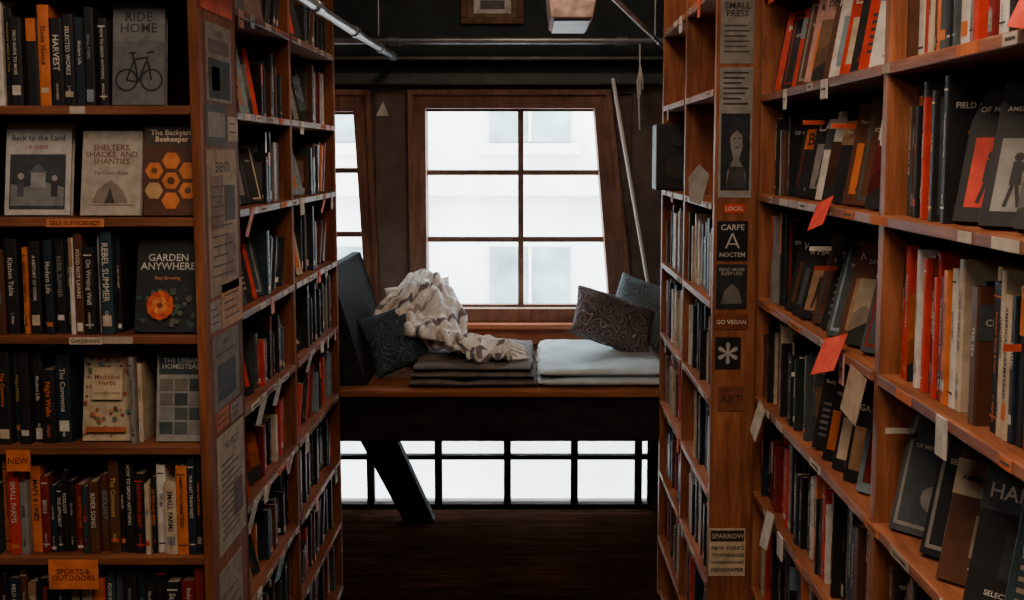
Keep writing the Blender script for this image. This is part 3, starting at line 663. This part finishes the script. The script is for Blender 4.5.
def paisley(name,c1,c2,c3,sc=16):
    m,nt,b=newmat(name); tc=N(nt,'ShaderNodeTexCoord')
    n=N(nt,'ShaderNodeTexNoise'); n.inputs['Scale'].default_value=7; nt.links.new(tc.outputs['Object'],n.inputs['Vector'])
    mx=N(nt,'ShaderNodeMix',data_type='VECTOR'); mx.inputs[0].default_value=.12
    nt.links.new(tc.outputs['Object'],mx.inputs[4]); nt.links.new(n.outputs['Color'],mx.inputs[5])
    v=N(nt,'ShaderNodeTexVoronoi'); v.inputs['Scale'].default_value=sc; nt.links.new(mx.outputs[1],v.inputs['Vector'])
    mu=N(nt,'ShaderNodeMath',operation='MULTIPLY'); mu.inputs[1].default_value=4.5; nt.links.new(v.outputs['Distance'],mu.inputs[0])
    fr=N(nt,'ShaderNodeMath',operation='FRACT'); nt.links.new(mu.outputs[0],fr.inputs[0])
    rp=ramp(nt,[(0,c1),(.35,c2),(.5,c1),(.72,c3),(.85,c1)],'CONSTANT'); nt.links.new(fr.outputs[0],rp.inputs[0])
    nt.links.new(rp.outputs[0],b.inputs['Base Color']); b.inputs['Roughness'].default_value=.9; b.inputs['Specular IOR Level'].default_value=.1
    return m
pillow('throw_pillow',.37,.26,.15,paisley('paisley_fabric',(.09,.08,.09),(.22,.16,.15),(.38,.33,.33)),(.365,4.58,1.015),(-44,20,6),2)
pillow('throw_pillow',.28,.29,.12,paisley('blue_pattern_fabric',(.15,.20,.22),(.30,.36,.38),(.09,.12,.14),22),(.505,4.77,1.035),(-22,16,-20),5)
pillow('throw_pillow',.25,.27,.10,paisley('teal_pattern_fabric',(.035,.055,.07),(.10,.14,.17),(.02,.03,.035),20),(-.575,4.40,.965),(-26,-14,26),9)

# knitted throw, crumpled over a cushion
e=empty('throw_blanket')
pillow('draped_cushion',.30,.30,.13,fabric('cream_fabric',(.7,.66,.6),.12),(-.49,4.72,1.03),(-26,-10,6),12,e)
m_b,nt,b=newmat('woven_blanket'); tc=N(nt,'ShaderNodeTexCoord'); sp=N(nt,'ShaderNodeSeparateXYZ')
nz=N(nt,'ShaderNodeTexNoise'); nz.inputs['Scale'].default_value=9; nt.links.new(tc.outputs['UV'],nz.inputs['Vector'])
mv=N(nt,'ShaderNodeMix',data_type='VECTOR'); mv.inputs[0].default_value=.05; nt.links.new(tc.outputs['UV'],mv.inputs[4]); nt.links.new(nz.outputs['Color'],mv.inputs[5])
nt.links.new(mv.outputs[1],sp.inputs[0])
wv=N(nt,'ShaderNodeMath',operation='MULTIPLY'); wv.inputs[1].default_value=2.6; nt.links.new(sp.outputs[1],wv.inputs[0])
w2=N(nt,'ShaderNodeMath',operation='MULTIPLY'); w2.inputs[1].default_value=1.3; nt.links.new(sp.outputs[0],w2.inputs[0])
zz=N(nt,'ShaderNodeMath',operation='PINGPONG'); zz.inputs[1].default_value=.03; nt.links.new(sp.outputs[0],zz.inputs[0])
z2=N(nt,'ShaderNodeMath',operation='MULTIPLY'); z2.inputs[1].default_value=1.2; nt.links.new(zz.outputs[0],z2.inputs[0])
ad=N(nt,'ShaderNodeMath',operation='ADD'); nt.links.new(wv.outputs[0],ad.inputs[0]); nt.links.new(z2.outputs[0],ad.inputs[1])
ae=N(nt,'ShaderNodeMath',operation='ADD'); nt.links.new(ad.outputs[0],ae.inputs[0]); nt.links.new(w2.outputs[0],ae.inputs[1])
fr=N(nt,'ShaderNodeMath',operation='FRACT'); nt.links.new(ae.outputs[0],fr.inputs[0])
rp=ramp(nt,[(0,(.86,.84,.81)),(.20,(.24,.22,.23)),(.27,(.86,.83,.8)),(.42,(.55,.49,.47)),(.48,(.86,.84,.81)),(.58,(.20,.19,.21)),(.65,(.84,.8,.76)),(.80,(.42,.37,.37)),(.85,(.86,.84,.81))],'CONSTANT')
nt.links.new(fr.outputs[0],rp.inputs[0])
kn=N(nt,'ShaderNodeTexVoronoi'); kn.inputs['Scale'].default_value=75; nt.links.new(tc.outputs['Object'],kn.inputs['Vector'])
kr=ramp(nt,[(0,(1,1,1)),(.9,(.5,.48,.47))]); nt.links.new(kn.outputs['Distance'],kr.inputs[0])
mm=N(nt,'ShaderNodeMix',data_type='RGBA',blend_type='MULTIPLY'); mm.inputs[0].default_value=.6; nt.links.new(rp.outputs[0],mm.inputs[6]); nt.links.new(kr.outputs[0],mm.inputs[7])
nt.links.new(mm.outputs[2],b.inputs['Base Color']); b.inputs['Roughness'].default_value=.95; b.inputs['Specular IOR Level'].default_value=.1
bp=N(nt,'ShaderNodeBump'); bp.invert=True; bp.inputs['Strength'].default_value=.6; bp.inputs['Distance'].default_value=.004; nt.links.new(kn.outputs['Distance'],bp.inputs['Height']); nt.links.new(bp.outputs[0],b.inputs['Normal'])
ctrl=[((-.52,4.88,.93),(1,.1,.0),.13),((-.49,4.81,1.08),(1,.1,.0),.13),((-.465,4.70,1.185),(1,0,-.25),.115),((-.465,4.57,1.13),(1,-.05,-.3),.165),((-.47,4.45,1.035),(1,-.2,-.25),.19),((-.43,4.36,.985),(.9,-.5,-.1),.20),((-.34,4.33,.955),(.5,-.85,0),.18),((-.20,4.32,.936),(.2,-1,0),.15),((-.09,4.35,.922),(.1,-1,0),.13)]
def samp(t):
    t=t*(len(ctrl)-1); i=min(int(t),len(ctrl)-2); f=t-i
    g=lambda k:ctrl[max(0,min(len(ctrl)-1,k))]
    def cr(a,b_,c_,d_): return .5*((2*b_)+(-a+c_)*f+(2*a-5*b_+4*c_-d_)*f*f+(-a+3*b_-3*c_+d_)*f**3)
    p=Vector([cr(g(i-1)[0][k],g(i)[0][k],g(i+1)[0][k],g(i+2)[0][k]) for k in range(3)])
    s=Vector([cr(g(i-1)[1][k],g(i)[1][k],g(i+1)[1][k],g(i+2)[1][k]) for k in range(3)]).normalized()
    w=cr(g(i-1)[2],g(i)[2],g(i+1)[2],g(i+2)[2]); return p,s,w
nu,nv=120,70; vs=[];fs=[];uv=[]
for i in range(nu+1):
    t=i/nu; p,s,w=samp(t); p2,_,_=samp(min(1,t+.01)); p0,_,_=samp(max(0,t-.01)); tg=(p2-p0).normalized(); nn=s.cross(tg).normalized()
    if nn.z<0 and t>.25: nn=-nn
    if t<=.25 and nn.y<0: nn=-nn
    for j in range(nv+1):
        v=j/nv*2-1
        q=p+s*(v*w*(1+.12*math.sin(t*17+v)+.14*noise.noise(Vector((t*12,v*2,4)))))
        n1=noise.noise(Vector((v*2.4+t*3,t*8-v,0))); n2=noise.noise(Vector((v*5-t*4,t*15+v*2,7)))
        rid=(1-abs(n1)*2.8)
        fold=.038*rid+.030*n2+.008*math.sin(v*11+t*13)
        edge=-.075*abs(v)**2.2*(1 if t<.6 else .3)
        q=q+nn*(fold*(.35+.65*min(1,t*2.5))+.012)+Vector((0,0,edge))
        q.z=max(q.z,(.914 if (q.y>4.115 and q.x>-.495) else .832)+.004*noise.noise(q*30))
        q.x=max(q.x,-.645-(q.z-.82)*.29)
        vs.append(q); uv.append((j/nv,t))
for i in range(nu):
    for j in range(nv): a=i*(nv+1)+j; fs.append((a,a+1,a+nv+2,a+nv+1))
mb=MB(); mb.add(vs,fs,(1,1,1)); o=mb.obj('cloth',[m_b],e,smooth=True)
ul=o.data.uv_layers.new(name='UVMap')
for p_ in o.data.polygons:
    for li in p_.loop_indices: ul.data[li].uv=uv[o.data.loops[li].vertex_index]
so=o.modifiers.new('solid','SOLIDIFY'); so.thickness=.011
su=o.modifiers.new('sub','SUBSURF'); su.levels=1; su.render_levels=1
fm=MB(); rg=random.Random(5)
def strand(p,d,L):
    p=Vector(p); pts=[]; d=Vector(d); sw=rg.uniform(-.01,.01)
    for k in range(7):
        q=p+d*(L*k/6)+Vector((rg.uniform(-.003,.003),rg.uniform(-.003,.003)+sw*math.sin(k),0))
        q.z=max(q.z-.03*(k/6),.916 if (q.x>-.495 and q.y>4.115) else .823); pts.append(q)
    fm.tube(pts,.0056,(.6,.57,.53),0,6,taper=[.7,1,.75,1,.75,1.1,.4])
for j in range(0,nv+1,4): strand(vs[nu*(nv+1)+j],(1,rg.uniform(-.35,.25),0),rg.uniform(.05,.08))
for i in range(int(nu*.42),int(nu*.66),3): strand(vs[i*(nv+1)],Vector((-.4,-.6,-.9)).normalized(),rg.uniform(.05,.08))
fm.obj('fringe',[fabric('fringe_yarn',(.7,.65,.60))],e,smooth=True)

# ------------------------------------------------------------ pipes, pole, picture, lamp
def pipe(name,pts,r,mat,joints=()):
    m=MB(); m.tube(pts,r,n=16)
    P=[Vector(p) for p in pts]
    for t in joints:
        a=P[0].lerp(P[-1],t); d=(P[-1]-P[0]).normalized(); m.tube([a-d*.03,a-d*.026,a+d*.026,a+d*.03],r*1.35,n=16,taper=[.85,1,1,.85])
    return m.obj(name,[mat],smooth=False,bevel=0)
pipe('ceiling_pipe',[(-.70,-1.59,2.19),(-.655,2.5,2.19),(-.62,4.90,2.19)],.015,M_METAL,(.74,.84,.93,.985))
pipe('wall_pipe',[(-1.4,4.87,2.265),(1.2,4.87,2.265)],.018,M_METAL,(.3,.7))
pipe('hanger_rod',[(.20,3.10,2.24),(.62,4.93,2.24)],.009,M_WHITE)
pipe('pipe_hanger',[(-.69,4.86,2.285),(-.69,4.86,2.949)],.006,M_METAL); pipe('pipe_hanger',[(.57,4.86,2.285),(.57,4.86,2.949)],.006,M_METAL)
pipe('window_pole',[(.385,4.94,2.10),(.575,4.92,1.04),(.60,4.90,.82)],.009,plain('pole_paint',(.85,.84,.82),.5,var=.05))
m=MB()
m.tube([(.50,4.85,2.25),(.502,4.85,2.1),(.498,4.85,1.98),(.503,4.85,1.86)],.004,n=6)
for k in range(3): m.tube([(.503,4.85,2.15),(.49+.012*k,4.845,2.08),(.495+.01*k,4.85,2.0+.02*k)],.004,n=6)
m.obj('hanging_cord',[M_WHITE],smooth=True)
e=empty('framed_picture'); m=MB(); x0,x1,z0,z1,yw=-.325,-.03,2.36,2.60,YB-.003
for b_ in ((x0,x1,z0,z0+.03),(x0,x1,z1-.03,z1),(x0,x0+.03,z0+.03,z1-.03),(x1-.03,x1,z0+.03,z1-.03)): m.box(b_[0],b_[1],yw-.03,yw,b_[2],b_[3])
m.obj('frame',[W_FRAME],e,bevel=.004)
m=MB(); m.box(x0+.03,x1-.03,yw-.012,yw-.006,z0+.03,z1-.03,(.25,.20,.12)); m.box(x0+.06,x1-.06,yw-.014,yw-.012,z0+.05,z1-.05,(.85,.85,.80)); m.box(x0+.09,x1-.09,yw-.0155,yw-.014,z0+.07,z0+.11,(.2,.2,.2)); m.obj('print',[PAPER],e)
m=MB(); m.prism_xz([(-.735,1.93),(-.675,1.93),(-.70,2.0)],YB-.012,YB-.003,(.75,.72,.68)); m.obj('wall_sign',[PAPER])
e=empty('hanging_lamp'); m=MB()
m.prism_xz([(.07,2.20),(.21,2.20),(.235,2.34),(.055,2.34)],3.55,3.95,(.62,.5,.45)); m.obj('shade',[plain('lamp_shade',(.42,.28,.23),.7,var=.55,scale=22)],e,bevel=.006)
m=MB(); m.box(.08,.20,3.57,3.93,2.192,2.2); m.tube([(.145,3.75,2.34),(.145,3.75,2.949)],.006); m.obj('rod_and_rim',[M_METALD],e)
e=empty('speaker'); m=MB(); m.box(.462,.62,3.86,3.99,1.617,1.86); m.obj('cabinet',[M_BLACK],e,bevel=.006)
m=MB()
for z,r in ((1.70,.045),(1.80,.024)):
    m.tube([(.54,3.8598,z),(.54,3.854,z)],r,n=24); m.tube([(.54,3.854,z),(.54,3.852,z)],r*.4,n=16)
m.obj('drivers',[plain('driver_cone',(.03,.03,.03),.7)],e)

# ------------------------------------------------------------ outside
M_FAC=plain('facade_stucco',(.70,.73,.73),.9,var=.18,scale=.8)
e=empty('building_facade'); m=MB(); m.box(-14,14,13,13.5,-4,9); m.obj('facade_wall',[M_FAC],e)
m=MB(); tr_=MB()
for i in range(-6,7):
    for z in (-.9,1.9,4.6):
        m.box(i*1.9-.5,i*1.9+.5,12.95,12.998,z,z+1.5); tr_.box(i*1.9-.62,i*1.9+.62,12.9,12.998,z-.16,z-.02); tr_.box(i*1.9-.02,i*1.9+.02,12.92,12.949,z,z+1.5); tr_.box(i*1.9-.5,i*1.9+.5,12.92,12.949,z+.72,z+.78)
m.obj('facade_windows',[plain('facade_window_glass',(.22,.30,.33),.7,scale=2,var=.5)],e); 
tr_.box(-14,14,12.7,12.998,1.25,1.5); tr_.obj('facade_trim',[M_WHITE],e)
m=MB(); m.box(-14,14,12.6,12.998,-1.6,-1.15); m.obj('shop_awning',[plain('awning_red',(.6,.20,.13),.8,scale=1)],e)
boxobj('street',(-20,20,5.3,13,-4.1,-4.0),plain('asphalt',(.4,.41,.42),.9))

# ------------------------------------------------------------ light
w=bpy.data.worlds.new('World'); scene.world=w; w.use_nodes=True
bg=w.node_tree.nodes['Background']; bg.inputs[0].default_value=(.92,.98,1,1); bg.inputs[1].default_value=14
def area(name,loc,rot,sx,sy,en,c=(1,1,1),portal=False):
    l=bpy.data.lights.new(name,'AREA'); l.shape='RECTANGLE'; l.size=sx; l.size_y=sy; l.energy=en; l.color=c
    o=bpy.data.objects.new(name,l); o.location=loc; o.rotation_euler=[R(a) for a in rot]; col.objects.link(o)
    if portal: l.cycles.is_portal=True
    return o
area('window_portal',(-.04,YB+.14,1.49),(-90,0,0),1.04,1.08,1,portal=True)
area('window_portal',(-1.07,YB+.14,1.5),(-90,0,0),.66,1.06,1,portal=True)
area('window_portal',(-.2,YB+.14,.265),(-90,0,0),1.6,.5,1,portal=True)
area('ceiling_light',(.0,.9,2.92),(0,0,0),.9,.9,41,(1,.76,.56))
area('ceiling_light',(-1.3,.4,2.9),(28,0,0),.7,.7,16,(1,.86,.74))
area('ceiling_light',(0,3.4,2.92),(14,0,0),.25,1.0,16,(1,.74,.54))

cam=bpy.data.cameras.new('camera'); co=bpy.data.objects.new('camera',cam); col.objects.link(co)
cam.sensor_width=36; cam.lens=1050/1024*36; cam.shift_x=-18/1024; cam.shift_y=-45/1024; cam.clip_start=.05
co.location=(0,0,1.75); co.rotation_euler=(R(84.5),0,0); scene.camera=co
